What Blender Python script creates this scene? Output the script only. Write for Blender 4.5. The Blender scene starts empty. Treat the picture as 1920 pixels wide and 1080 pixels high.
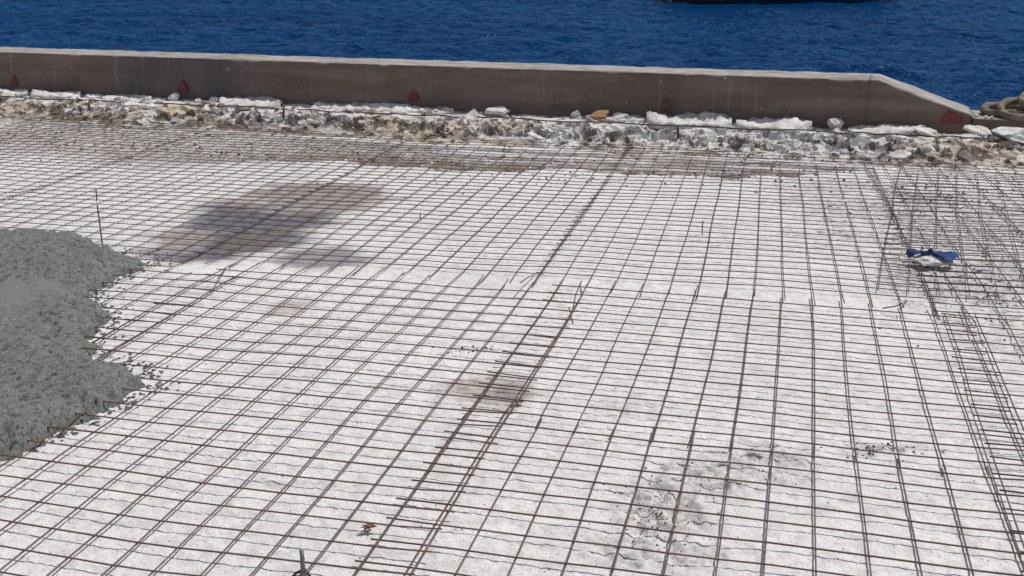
import bpy, math, random
import numpy as np
from mathutils import Vector

random.seed(7)
RNG = np.random.default_rng(7)
C = bpy.context.scene.collection
sc = bpy.context.scene
R = math.radians

# ------------------------------------------------------------------ camera
F, H = 2250.0, 1.85                      # focal length in photo pixels, eye height
PITCH = math.atan(651.0 / F)
cam = bpy.data.objects.new('camera', bpy.data.cameras.new('camera'))
C.objects.link(cam)
cam.location = (0, 0, H)
cam.rotation_euler = (math.pi / 2 - PITCH, 0, 0)
cam.data.sensor_width = 36.0
cam.data.lens = 36.0 * F / 1920.0
cam.data.clip_start = 0.1
cam.data.clip_end = 9000
sc.camera = cam

# ------------------------------------------------------------------ light
SUN_AZ, SUN_EL = R(64), R(60)            # azimuth clockwise from straight ahead
world = bpy.data.worlds.new('World')
sc.world = world
world.use_nodes = True
wn = world.node_tree
sky = wn.nodes.new('ShaderNodeTexSky')
sky.sky_type = 'NISHITA'
sky.sun_disc = False
sky.sun_elevation = SUN_EL
sky.sun_rotation = SUN_AZ
sky.altitude = 1500.0
sky.air_density = 1.0
sky.dust_density = 0.2
sky.ozone_density = 1.0
bg = wn.nodes['Background']
bg.inputs['Strength'].default_value = 0.115
hsv = wn.nodes.new('ShaderNodeHueSaturation'); hsv.inputs['Saturation'].default_value = 0.45
wn.links.new(sky.outputs[0], hsv.inputs['Color'])
wn.links.new(hsv.outputs[0], bg.inputs[0])
sun = bpy.data.objects.new('sun', bpy.data.lights.new('sun', 'SUN'))
C.objects.link(sun)
sun.data.energy = 3.8
sun.data.angle = R(0.53)
sun.data.color = (1.0, 0.955, 0.9)
sdir = Vector((math.sin(SUN_AZ) * math.cos(SUN_EL), math.cos(SUN_AZ) * math.cos(SUN_EL), math.sin(SUN_EL)))
sun.rotation_euler = (-sdir).to_track_quat('-Z', 'Y').to_euler()
sun.location = (10, 12, 20)
vs = sc.view_settings
vs.view_transform = 'Standard'
vs.look = 'None'
vs.exposure = 0.0
vs.gamma = 1.0
vs.use_curve_mapping = False

# ------------------------------------------------------------------ helpers
CP, SP = math.cos(PITCH), math.sin(PITCH)
Q = F / CP

def G(px, py, z=0.0):
    """the point at height z that stands at photo pixel (px, py)"""
    zc = Q * (H - z) / (py + 111.0)
    return ((px - 960) / F * zc, (zc - (H - z) * SP) / CP, z)

# kerb frame: s runs along the quay edge (to the right), n points out to sea
K0 = np.array([-5.91, 14.06]); T = np.array([9.25, -2.92]); T = T / np.linalg.norm(T)
N = np.array([-T[1], T[0]])

def kp(s, n, z=0.0):
    p = K0 + s * T + n * N
    return (p[0], p[1], z)

def to_sn(x, y):
    dx, dy = x - K0[0], y - K0[1]
    return dx * T[0] + dy * T[1], dx * N[0] + dy * N[1]

def s_at(px, n, z):
    p = K0 + n * N
    a = px - 960
    z0 = p[1] * CP + (H - z) * SP
    return (F * p[0] - a * z0) / (a * T[1] * CP - F * T[0])

def snz(px, py, n):
    """s and z of the point at pixel (px,py) in the vertical plane n = const"""
    z = 0.2
    for _ in range(12):
        s = s_at(px, n, z)
        p = K0 + s * T + n * N
        # zc = p.y*CP + (H-z)*SP ; py+111 = Q*(H-z)/zc
        k = (py + 111.0) / Q
        hz = k * p[1] * CP / (1 - k * SP)
        z = H - hz
    return s, z

def tag(o, label=None, cat=None, group=None, kind=None):
    if label: o['label'] = label
    if cat: o['category'] = cat
    if group: o['group'] = group
    if kind: o['kind'] = kind
    return o

def link(name, me, parent=None, mats=()):
    o = bpy.data.objects.new(name, me)
    C.objects.link(o)
    if parent is not None: o.parent = parent
    for m in mats:
        if m.name not in [x.name for x in me.materials if x]: me.materials.append(m)
    return o

def empty(name, loc=(0, 0, 0), rz=0.0):
    o = bpy.data.objects.new(name, None)
    o.empty_display_size = 0.1
    o.location = loc
    o.rotation_euler = (0, 0, rz)
    C.objects.link(o)
    return o

def mesh(name, verts, faces, smooth=False, mat=None):
    me = bpy.data.meshes.new(name)
    me.from_pydata([tuple(map(float, v)) for v in verts], [], [tuple(f) for f in faces])
    if smooth: me.polygons.foreach_set('use_smooth', [True] * len(me.polygons))
    if mat: me.materials.append(mat)
    me.update()
    return me

def grid_mesh(name, P, keep=None, smooth=True):
    """P: (rows, cols, 3) array -> quad mesh, optionally only the quads in keep"""
    r, c, _ = P.shape
    idx = np.arange(r * c).reshape(r, c)
    q = np.stack([idx[:-1, :-1], idx[:-1, 1:], idx[1:, 1:], idx[1:, :-1]], -1).reshape(-1, 4)
    V = P.reshape(-1, 3)
    if keep is not None:
        q = q[keep.reshape(-1)]
        used, inv = np.unique(q, return_inverse=True)
        q = inv.reshape(-1, 4)
        V = V[used]
    else:
        used = None
    me = bpy.data.meshes.new(name)
    me.vertices.add(len(V)); me.vertices.foreach_set('co', V.astype(np.float32).ravel())
    me.loops.add(len(q) * 4); me.loops.foreach_set('vertex_index', q.astype(np.int32).ravel())
    me.polygons.add(len(q))
    me.polygons.foreach_set('loop_start', np.arange(0, len(q) * 4, 4, dtype=np.int32))
    me.polygons.foreach_set('loop_total', np.full(len(q), 4, dtype=np.int32))
    me.update(calc_edges=True)
    if smooth: me.polygons.foreach_set('use_smooth', np.ones(len(q), dtype=bool))
    return me, used

# numpy noise ------------------------------------------------------------
_L = np.random.default_rng(11).random((512, 512)).astype(np.float32)

def vnoise(x, y, seed=0):
    x = np.asarray(x, dtype=np.float64) + seed * 37.17; y = np.asarray(y, dtype=np.float64) + seed * 91.73
    xi = np.floor(x).astype(np.int64); yi = np.floor(y).astype(np.int64)
    fx = x - xi; fy = y - yi
    fx = fx * fx * fx * (fx * (fx * 6 - 15) + 10); fy = fy * fy * fy * (fy * (fy * 6 - 15) + 10)
    a = _L[xi & 511, yi & 511]; b = _L[(xi + 1) & 511, yi & 511]
    c = _L[xi & 511, (yi + 1) & 511]; d = _L[(xi + 1) & 511, (yi + 1) & 511]
    return (a * (1 - fx) + b * fx) * (1 - fy) + (c * (1 - fx) + d * fx) * fy

def fbm(x, y, octs=4, seed=0, gain=0.5):
    v = 0; a = 1; t = 0
    for k in range(octs):
        v = v + a * vnoise(x * 2 ** k, y * 2 ** k, seed + k * 3); t += a; a *= gain
    return v / t                              # 0..1

def cells(x, y, seed=0):
    """worley: distance to nearest, second nearest, and the cell's random value"""
    xi = np.floor(x).astype(np.int64); yi = np.floor(y).astype(np.int64)
    d1 = np.full(x.shape, 9.0); d2 = d1.copy(); val = np.zeros(x.shape)
    for i in (-1, 0, 1):
        for j in (-1, 0, 1):
            a = _L[(xi + i + seed * 13) & 511, (yi + j + seed * 29) & 511]
            b = _L[(xi + i + 101 + seed * 7) & 511, (yi + j + 57 + seed) & 511]
            c = _L[(xi + i + 211 + seed * 5) & 511, (yi + j + 307 + seed * 3) & 511]
            d = np.hypot(xi + i + a - x, yi + j + b - y)
            n1 = d < d1
            d2 = np.where(n1, d1, np.minimum(d2, d)); val = np.where(n1, c, val); d1 = np.where(n1, d, d1)
    return d1, d2, val

def sstep(a, b, x):
    t = np.clip((x - a) / (b - a), 0, 1)
    return t * t * (3 - 2 * t)

def poly_sdf(x, y, poly):
    """signed distance, positive inside"""
    poly = np.asarray(poly, dtype=float); n = len(poly)
    d = np.full(x.shape, 1e9); ins = np.zeros(x.shape, bool)
    for i in range(n):
        ax, ay = poly[i]; bx, by = poly[(i + 1) % n]
        ex, ey = bx - ax, by - ay
        t = np.clip(((x - ax) * ex + (y - ay) * ey) / (ex * ex + ey * ey + 1e-12), 0, 1)
        d = np.minimum(d, np.hypot(x - ax - t * ex, y - ay - t * ey))
        cond = ((ay > y) != (by > y))
        with np.errstate(divide='ignore', invalid='ignore'):
            xx = ax + (y - ay) / (by - ay if by != ay else 1e-9) * ex
        ins ^= cond & (x < xx)
    return np.where(ins, d, -d)

def gpoly(pts, z=0.0):
    return [G(a, b, z)[:2] for a, b in pts]

# materials ----------------------------------------------------------------
def material(name, rough=0.9):
    m = bpy.data.materials.new(name); m.use_nodes = True
    nt = m.node_tree; b = nt.nodes['Principled BSDF']
    b.inputs['Roughness'].default_value = rough
    b.inputs['Specular IOR Level'].default_value = 0.3
    return m, nt, b

def nd(nt, typ, **kw):
    n = nt.nodes.new(typ)
    for k, v in kw.items():
        if k in n.inputs: n.inputs[k].default_value = v
        else: setattr(n, k, v)
    return n

def noise(nt, vec, scale, detail=4, rough=0.55):
    n = nd(nt, 'ShaderNodeTexNoise'); n.inputs['Scale'].default_value = scale
    n.inputs['Detail'].default_value = detail; n.inputs['Roughness'].default_value = rough
    nt.links.new(vec, n.inputs['Vector'])
    return n.outputs['Fac']

def ramp(nt, fac, stops):
    r = nd(nt, 'ShaderNodeValToRGB'); e = r.color_ramp.elements
    while len(e) < len(stops): e.new(0.5)
    for k, (p, c) in enumerate(stops):
        e[k].position = p; e[k].color = (*c, 1) if len(c) == 3 else c
    nt.links.new(fac, r.inputs['Fac'])
    return r.outputs['Color']

def g(v): return (v, v, v)

def mix(nt, fac, a, b, mode='MIX'):
    n = nd(nt, 'ShaderNodeMix', data_type='RGBA', blend_type=mode)
    for sock, v in ((n.inputs[0], fac), (n.inputs[6], a), (n.inputs[7], b)):
        if isinstance(v, (float, int)): sock.default_value = v
        elif isinstance(v, tuple): sock.default_value = (*v, 1)
        else: nt.links.new(v, sock)
    return n.outputs[2]

def mth(nt, op, a, b=0.0, clamp=False):
    n = nd(nt, 'ShaderNodeMath', operation=op); n.use_clamp = clamp
    for sock, v in ((n.inputs[0], a), (n.inputs[1], b)):
        if isinstance(v, (float, int)): sock.default_value = v
        else: nt.links.new(v, sock)
    return n.outputs[0]

def bump(nt, b, h, strength=0.5, dist=0.01):
    n = nd(nt, 'ShaderNodeBump'); n.inputs['Strength'].default_value = strength
    n.inputs['Distance'].default_value = dist
    nt.links.new(h, n.inputs['Height']); nt.links.new(n.outputs[0], b.inputs['Normal'])

def geo_pos(nt): return nd(nt, 'ShaderNodeNewGeometry').outputs['Position']
def obj_pos(nt): return nd(nt, 'ShaderNodeTexCoord').outputs['Object']

# white scarified concrete; painted pit shade, stains, dirt and rust come from masks stored on the mesh
M_ground, nt, b = material('white_concrete', 0.95)
P = geo_pos(nt)
att = nd(nt, 'ShaderNodeAttribute', attribute_name='masks')
sep = nd(nt, 'ShaderNodeSeparateColor'); nt.links.new(att.outputs['Color'], sep.inputs[0])
n1 = noise(nt, P, 1.3, 5, 0.6); n2 = noise(nt, P, 14, 5, 0.65); n3 = noise(nt, P, 110, 3, 0.7)
col = ramp(nt, n1, [(0.3, (0.64, 0.622, 0.612)), (0.7, (0.73, 0.715, 0.705))])
col = mix(nt, ramp(nt, n2, [(0.36, g(0.75)), (0.55, g(0.0))]), col, (0.50, 0.478, 0.468))
col = mix(nt, ramp(nt, n3, [(0.32, g(0.8)), (0.46, g(0.0))]), col, (0.30, 0.285, 0.275))
rg = mth(nt, 'MULTIPLY', att.outputs['Alpha'], ramp(nt, noise(nt, P, 30, 5, 0.75), [(0.40, g(0.75)), (0.56, g(0.10))]))
col = mix(nt, rg, col, (0.25, 0.232, 0.22))
dn = ramp(nt, noise(nt, P, 7, 6, 0.7), [(0.3, g(1)), (0.54, g(0.88)), (0.68, g(0.25))])
dirt = mix(nt, noise(nt, P, 4, 4), (0.092, 0.062, 0.049), (0.225, 0.165, 0.127))
dirt = mix(nt, ramp(nt, noise(nt, P, 38, 4), [(0.38, g(0.8)), (0.56, g(0))]), dirt, (0.10, 0.075, 0.06))
och = nd(nt, 'ShaderNodeAttribute', attribute_name='ochre')
col = mix(nt, mth(nt, 'MULTIPLY', och.outputs['Fac'], ramp(nt, n2, [(0.3, g(0.95)), (0.65, g(0.45))])), col, (0.44, 0.325, 0.20))
col = mix(nt, mth(nt, 'MULTIPLY', sep.outputs[1], dn), col, dirt)
col = mix(nt, mth(nt, 'MULTIPLY', sep.outputs[2], ramp(nt, n2, [(0.3, g(1)), (0.7, g(0.55))])), col, (0.20, 0.135, 0.11))
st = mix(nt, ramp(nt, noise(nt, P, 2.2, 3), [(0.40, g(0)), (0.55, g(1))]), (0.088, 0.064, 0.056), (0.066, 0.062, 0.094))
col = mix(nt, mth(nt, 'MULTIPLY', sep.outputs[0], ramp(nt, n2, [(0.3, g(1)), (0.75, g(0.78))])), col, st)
nt.links.new(col, b.inputs['Base Color'])
hh = mth(nt, 'ADD', mth(nt, 'MULTIPLY', noise(nt, P, 60, 5, 0.7), 1.0), mth(nt, 'MULTIPLY', n3, 0.5))
bump(nt, b, hh, 0.8, 0.008)

def rock_mat(name, lo, hi, dirty, amount):
    m, nt, b = material(name, 0.95)
    P = geo_pos(nt)
    c = ramp(nt, noise(nt, P, 9, 5, 0.65), [(0.3, lo), (0.68, hi)])
    c = mix(nt, ramp(nt, noise(nt, P, 5, 5, 0.7), [(0.5 - amount * 0.3, g(0)), (0.75 - amount * 0.25, g(0.85))]), c, dirty)
    c = mix(nt, ramp(nt, noise(nt, P, 75, 3), [(0.32, g(0.7)), (0.45, g(0))]), c, tuple(v * 0.35 for v in lo))
    nt.links.new(c, b.inputs['Base Color'])
    bump(nt, b, noise(nt, P, 55, 5, 0.7), 0.8, 0.015)
    return m
M_white = rock_mat('broken_white_concrete', (0.62, 0.605, 0.585), (0.78, 0.77, 0.75), (0.36, 0.29, 0.23), 0.2)
M_tan = rock_mat('stained_tan_concrete', (0.38, 0.325, 0.265), (0.60, 0.54, 0.46), (0.26, 0.18, 0.12), 0.5)
M_grey = rock_mat('dirty_grey_concrete', (0.20, 0.175, 0.16), (0.40, 0.365, 0.34), (0.14, 0.10, 0.08), 0.5)
M_orange = rock_mat('rust_orange_concrete', (0.36, 0.20, 0.09), (0.55, 0.42, 0.27), (0.30, 0.10, 0.03), 0.3)
M_crumb = rock_mat('dark_debris', (0.09, 0.078, 0.07), (0.24, 0.21, 0.19), (0.07, 0.05, 0.04), 0.3)

# kerb face: brown weathered concrete
M_kerb, nt, b = material('brown_kerb_concrete', 0.9)
P = obj_pos(nt)
mp = nd(nt, 'ShaderNodeMapping'); mp.inputs['Scale'].default_value = (0.35, 1, 2.6)
nt.links.new(P, mp.inputs[0])
c = ramp(nt, noise(nt, mp.outputs[0], 2.0, 6, 0.65), [(0.3, (0.118, 0.084, 0.072)), (0.7, (0.240, 0.178, 0.154))])
sx = nd(nt, 'ShaderNodeSeparateXYZ'); nt.links.new(P, sx.inputs[0])
m1 = mth(nt, 'SUBTRACT', 1.0, mth(nt, 'DIVIDE', mth(nt, 'ABSOLUTE', mth(nt, 'SUBTRACT', sx.outputs[0], 2.35)), 1.05), True)
m1 = mth(nt, 'MULTIPLY', ramp(nt, m1, [(0.0, g(0)), (0.45, g(0.9))]), ramp(nt, noise(nt, P, 3, 4), [(0.3, g(0.5)), (0.6, g(1))]))
c = mix(nt, m1, c, (0.105, 0.092, 0.100))
mp2 = nd(nt, 'ShaderNodeMapping'); mp2.inputs['Scale'].default_value = (6, 1, 0.35)
nt.links.new(P, mp2.inputs[0])
c = mix(nt, ramp(nt, noise(nt, mp2.outputs[0], 2.0, 4, 0.6), [(0.58, g(0)), (0.72, g(0.45))]), c, (0.29, 0.245, 0.22))
c = mix(nt, ramp(nt, noise(nt, P, 13, 4, 0.6), [(0.66, g(0)), (0.73, g(0.6))]), c, (0.44, 0.40, 0.37))
c = mix(nt, ramp(nt, noise(nt, P, 1.7, 5, 0.7), [(0.5, g(0)), (0.7, g(0.5))]), c, (0.095, 0.07, 0.06))
nt.links.new(c, b.inputs['Base Color'])
bump(nt, b, noise(nt, P, 40, 5, 0.6), 0.5, 0.01)

M_top, nt, b = material('pale_kerb_top', 0.9)
P = obj_pos(nt)
c = ramp(nt, noise(nt, P, 6, 5, 0.65), [(0.3, (0.22, 0.198, 0.18)), (0.65, (0.37, 0.345, 0.325))])
mp = nd(nt, 'ShaderNodeMapping'); mp.inputs['Scale'].default_value = (0.5, 3, 1); nt.links.new(P, mp.inputs[0])
c = mix(nt, ramp(nt, noise(nt, mp.outputs[0], 2.4, 5, 0.75), [(0.50, g(0)), (0.60, g(0.8))]), c, (0.17, 0.13, 0.11))
nt.links.new(c, b.inputs['Base Color'])
bump(nt, b, noise(nt, P, 45, 4), 0.5, 0.01)

M_red, nt, b = material('red_paint', 0.75)
P = obj_pos(nt)
c = ramp(nt, noise(nt, P, 22, 4, 0.7), [(0.3, (0.135, 0.085, 0.072)), (0.58, (0.185, 0.026, 0.036))])
nt.links.new(c, b.inputs['Base Color'])

M_redf, nt, b = material('faded_red_paint', 0.85)
P = obj_pos(nt)
c = ramp(nt, noise(nt, P, 26, 4, 0.7), [(0.35, (0.12, 0.08, 0.068)), (0.6, (0.17, 0.036, 0.04))])
nt.links.new(c, b.inputs['Base Color'])

def wire_mat(name, a, bb):
    m, nt, b = material(name, 0.8)
    P = geo_pos(nt)
    c = ramp(nt, noise(nt, P, 9, 4, 0.65), [(0.3, a), (0.7, bb)])
    nt.links.new(c, b.inputs['Base Color'])
    b.inputs['Metallic'].default_value = 0.0
    bump(nt, b, noise(nt, P, 220, 2), 0.4, 0.002)
    return m
M_wire = wire_mat('rusty_steel_wire', (0.095, 0.065, 0.058), (0.180, 0.108, 0.091))
M_wire_grey = wire_mat('dull_steel_wire', (0.095, 0.077, 0.072), (0.155, 0.118, 0.105))
M_rebar = wire_mat('dark_rusted_rebar', (0.05, 0.032, 0.025), (0.12, 0.065, 0.045))
M_pin = wire_mat('grey_steel_pin', (0.13, 0.125, 0.12), (0.27, 0.26, 0.25))
M_tape, nt, b = material('white_tape', 0.6); b.inputs['Base Color'].default_value = (0.75, 0.74, 0.72, 1)

M_wet, nt, b = material('fresh_wet_concrete', 0.62)
P = geo_pos(nt)
att = nd(nt, 'ShaderNodeAttribute', attribute_name='trowel')
c = ramp(nt, noise(nt, P, 30, 5, 0.7), [(0.3, (0.128, 0.136, 0.123)), (0.65, (0.212, 0.222, 0.203))])
c = mix(nt, ramp(nt, noise(nt, P, 85, 3, 0.6), [(0.39, g(0.8)), (0.50, g(0))]), c, (0.048, 0.05, 0.044))
c = mix(nt, ramp(nt, noise(nt, P, 100, 2, 0.6), [(0.58, g(0)), (0.68, g(0.6))]), c, (0.30, 0.305, 0.29))
c = mix(nt, mth(nt, 'MULTIPLY', att.outputs['Fac'], 0.6), c, (0.185, 0.195, 0.178))
nt.links.new(c, b.inputs['Base Color'])
bump(nt, b, noise(nt, P, 90, 5, 0.75), 0.9, 0.012)

M_water, nt, b = material('sea_water', 0.1)
P = geo_pos(nt)
mp = nd(nt, 'ShaderNodeMapping'); mp.inputs['Scale'].default_value = (1.0, 0.8, 1); nt.links.new(P, mp.inputs[0])
hh = mth(nt, 'ADD', noise(nt, mp.outputs[0], 0.85, 3, 0.5), mth(nt, 'MULTIPLY', noise(nt, mp.outputs[0], 5, 3, 0.6), 0.12))
bp = nd(nt, 'ShaderNodeBump'); bp.inputs['Strength'].default_value = 1.0; bp.inputs['Distance'].default_value = 0.8
nt.links.new(hh, bp.inputs['Height'])
deep = nd(nt, 'ShaderNodeBsdfDiffuse'); surf = nd(nt, 'ShaderNodeBsdfGlossy'); surf.inputs['Roughness'].default_value = 0.12
surf.inputs['Color'].default_value = (0.40, 0.62, 0.9, 1)
c = ramp(nt, noise(nt, P, 0.05, 3), [(0.3, (0.001, 0.021, 0.078)), (0.7, (0.0015, 0.034, 0.112))])
nt.links.new(c, deep.inputs['Color'])
fr = nd(nt, 'ShaderNodeFresnel'); fr.inputs['IOR'].default_value = 1.33
for n_ in (deep, surf, fr): nt.links.new(bp.outputs[0], n_.inputs['Normal'])
fac = mth(nt, 'MINIMUM', mth(nt, 'MULTIPLY', fr.outputs[0], 0.30), 0.30)   # choppy water never mirrors the sky fully
ms = nd(nt, 'ShaderNodeMixShader'); nt.links.new(fac, ms.inputs[0]); nt.links.new(deep.outputs[0], ms.inputs[1]); nt.links.new(surf.outputs[0], ms.inputs[2])
nt.links.new(ms.outputs[0], nt.nodes['Material Output'].inputs['Surface']); nt.nodes.remove(b)

M_cloth, nt, b = material('blue_cloth', 0.85)
P = obj_pos(nt)
c = ramp(nt, noise(nt, P, 14, 3), [(0.35, (0.010, 0.022, 0.07)), (0.65, (0.016, 0.06, 0.19))])
nt.links.new(c, b.inputs['Base Color'])
M_rope, nt, b = material('tan_mooring_rope', 0.95)
P = obj_pos(nt)
c = ramp(nt, noise(nt, P, 18, 4, 0.7), [(0.3, (0.115, 0.09, 0.072)), (0.65, (0.25, 0.205, 0.165))])
nt.links.new(c, b.inputs['Base Color'])
bump(nt, b, noise(nt, P, 90, 3), 0.7, 0.01)
M_leaf, nt, b = material('dry_brown_leaf', 0.9); b.inputs['Base Color'].default_value = (0.20, 0.095, 0.06, 1)
M_straw, nt, b = material('yellow_straw', 0.9); b.inputs['Base Color'].default_value = (0.27, 0.20, 0.07, 1)

def flat(name, colr, rough=0.6):
    m, nt, b = material(name, rough)
    P = obj_pos(nt)
    c = ramp(nt, noise(nt, P, 3, 4), [(0.3, tuple(v * 0.75 for v in colr)), (0.7, colr)])
    nt.links.new(c, b.inputs['Base Color'])
    return m
M_hull = flat('navy_hull_paint', (0.008, 0.016, 0.040), 0.4)
M_boot = flat('dark_bottom_paint', (0.016, 0.014, 0.020), 0.6)
M_rail = flat('white_boat_paint', (0.75, 0.75, 0.73), 0.5)
M_glass = flat('dark_glass', (0.02, 0.025, 0.03), 0.1)
M_wall = flat('quay_wall_concrete', (0.25, 0.23, 0.21), 0.9)

# ------------------------------------------------------------------ ground
def spaced(knots):
    """knots: (start, spacing) ... -> coordinates whose spacing changes gradually"""
    out = [knots[0][0]]
    i = 0
    while out[-1] < knots[-1][0]:
        while i < len(knots) - 2 and out[-1] >= knots[i + 1][0]: i += 1
        a, da = knots[i]; b_, db = knots[i + 1]
        t = (out[-1] - a) / (b_ - a)
        out.append(out[-1] + da * (1 - t) + db * t)
    return np.array(out)

def undul(x, y):
    """the slow heave of the slab, shared by everything that lies on it"""
    return (fbm(x * 0.9, y * 0.9, 3, 5) - 0.5) * 0.035

EDGE_PX = [(-900, 262), (0, 266), (180, 290), (330, 306), (520, 303), (640, 304), (760, 318), (900, 322), (1080, 316), (1240, 328), (1330, 331),
           (1480, 334), (1560, 326), (1640, 320), (1920, 318), (2600, 330)]
EDGE = [to_sn(*G(a, b_)[:2]) for a, b_ in EDGE_PX]
EDGE_S = np.array([e[0] for e in EDGE]); EDGE_N = np.array([e[1] for e in EDGE])
o_ = np.argsort(EDGE_S); EDGE_S = EDGE_S[o_]; EDGE_N = EDGE_N[o_]

ROUGH = [(1780, 410, 1.3, 1.3, 0.9), (1850, 520, 0.9, 0.8, 0.9), (1235, 965, 0.20, 0.30, 1.0), (1325, 900, 0.22, 0.22, 0.85), (1180, 1035, 0.22, 0.16, 0.7), (1440, 870, 0.25, 0.2, 0.7), (1640, 842, 0.22, 0.06, 0.9),
         (1180, 770, 0.22, 0.14, 0.45), (1440, 890, 0.30, 0.16, 0.5), (1600, 470, 0.5, 0.25, 0.35), (1870, 620, 0.45, 0.6, 0.5), (1250, 1040, 0.22, 0.12, 0.7),
         (880, 655, 0.12, 0.05, 0.6), (1560, 350, 0.7, 0.35, 0.7), (560, 905, 0.35, 0.04, 0.35), (830, 730, 0.3, 0.1, 0.25), (1300, 340, 0.9, 0.2, 0.35)]
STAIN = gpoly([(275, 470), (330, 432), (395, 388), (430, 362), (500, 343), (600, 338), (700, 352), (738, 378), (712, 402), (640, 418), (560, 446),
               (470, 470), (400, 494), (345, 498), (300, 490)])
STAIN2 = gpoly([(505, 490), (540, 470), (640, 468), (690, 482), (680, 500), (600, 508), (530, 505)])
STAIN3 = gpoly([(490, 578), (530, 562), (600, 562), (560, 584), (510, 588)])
RUST = gpoly([(850, 735), (870, 705), (930, 698), (1000, 712), (1010, 740), (960, 762), (900, 752)])

def ledge_front(s):
    return -0.31 - 0.18 * (fbm(s * 1.1, s * 0 + 3.3, 3, 21) - 0.5) * 2 - 0.05 * (vnoise(s * 6, s * 0 + 1, 4) - 0.5) * 2

def ground_height(s, n):
    x = K0[0] + s * T[0] + n * N[0]; y = K0[1] + s * T[1] + n * N[1]
    z = undul(x, y)
    z = z + (fbm(x * 7, y * 7, 3, 8) - 0.5) * 0.007 + (fbm(x * 40, y * 40, 2, 14, 0.8) - 0.5) * 0.007
    rough = np.zeros_like(x)
    for px, py, rx, ry, a in ROUGH:
        gx, gy, _ = G(px, py)
        d = np.hypot((x - gx) / rx, (y - gy) / ry)
        rough = np.maximum(rough, a * sstep(1.15, 0.35, d + (fbm(x * 5, y * 5, 3, 31) - 0.5) * 0.9))
    d1, d2, cv = cells(x * 17, y * 17, 2)
    z = z + rough * ((cv - 0.55) * 0.030 * sstep(0.0, 0.28, d2 - d1) + (fbm(x * 14, y * 14, 3, 41) - 0.5) * 0.03)
    g1, g2, gv = cells(x * 34, y * 34, 12)
    z = z - rough * sstep(0.55, 0.85, gv) * sstep(0.45, 0.1, g1) * 0.013
    # dirty channel in front of the kerb: a little lower, with hard ridges along it
    en = np.interp(s, EDGE_S, EDGE_N) + (fbm(s * 3.5, n * 3.5, 4, 51) - 0.5) * 0.34
    chan = sstep(-0.03, 0.10, n - en)
    z = z - chan * 0.030
    wob = (fbm(s * 0.55, s * 0 + 7, 3, 61) - 0.5) * 0.35
    ridge = np.zeros_like(z)
    for c0, w, hgt, s0, s1 in ((-1.10, 0.085, 0.040, 3.2, 11.6), (-1.40, 0.10, 0.035, 5.6, 10.6), (-1.66, 0.06, 0.022, 6.0, 9.2), (-0.98, 0.04, 0.02, -1.0, 4.5)):
        brk = sstep(0.22, 0.42, fbm(s * 1.4 + c0 * 9, n * 2, 3, 71))
        ridge = np.maximum(ridge, sstep(w * 1.25, w * 0.5, np.abs(n - c0 - wob * 0.5)) * brk * sstep(s0, s0 + 0.5, s) * sstep(s1, s1 - 0.6, s) * hgt / 0.04)
    z = z + ridge * 0.045 * chan
    e1, e2, ev = cells(x * 11, y * 11, 5)
    lump = sstep(0.50, 0.85, ev) * sstep(0.0, 0.25, e2 - e1) * chan * (1 - ridge)
    z = z + lump * 0.035 * fbm(x * 9, y * 9, 2, 77)
    # broken edge of the upper layer that carries the kerb
    lf = ledge_front(s)
    f1, f2, fv = cells(s * 4.2 + n * 1.5, n * 8.0, 9)
    top = sstep(-0.27, 0.04, n - lf + (fv - 0.5) * 0.16)
    slope = sstep(-0.60, 0.0, n - lf)
    h1, h2, hv = cells(s * 13.0, n * 19.0, 3)
    zone = sstep(-0.75, -0.45, n - lf)
    blocky = (fv - 0.45) * 0.085 * sstep(0.0, 0.20, f2 - f1) + (hv - 0.5) * 0.06 * sstep(0.0, 0.2, h2 - h1)
    pit = sstep(0.62, 0.82, hv) * sstep(0.50, 0.15, h1) * sstep(-0.62, -0.3, n - lf) * sstep(0.16, 0.0, n - lf)
    big = sstep(0.66, 0.80, fv) * sstep(0.55, 0.2, f1) * sstep(-0.5, -0.25, n - lf) * sstep(0.10, -0.05, n - lf)
    zl = 0.005 + sstep(-0.66, 0.05, n - lf) * 0.145 + blocky * sstep(-0.62, -0.3, n - lf)
    zl = zl * (1 - top) + top * (0.162 + (fbm(s * 5, n * 5, 3, 88) - 0.5) * 0.03 + (hv - 0.5) * 0.012) - pit * 0.11 - big * 0.10
    z = z * (1 - zone) + zl * zone
    z = np.where(n > 0.02, 0.158, z)
    return z, x, y, rough, chan, ridge, zone, top, fv, hv, pit, big

s_ax = spaced([(-22, 1.2), (-3.2, 0.10), (-1.5, 0.022), (3.0, 0.018), (5.5, 0.0115), (7.2, 0.0085), (10.6, 0.0085), (11.6, 0.012), (13.2, 0.018), (14.2, 0.1), (34, 1.5)])
n_ax = spaced([(-40, 2.0), (-9.6, 0.15), (-8.9, 0.008), (-7.0, 0.010), (-4.0, 0.014), (-1.6, 0.016), (-0.95, 0.0125), (0.0, 0.0125), (0.03, 0.05), (0.56, 0.06)])
n_ax[-1] = 0.56
S2, N2 = np.meshgrid(s_ax, n_ax)
z, x, y, rough, chan, ridge, zone, top, fv, hv, pit, big = ground_height(S2, N2)
P3 = np.stack([x, y, z], -1)
me, _ = grid_mesh('ground', P3)
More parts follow.
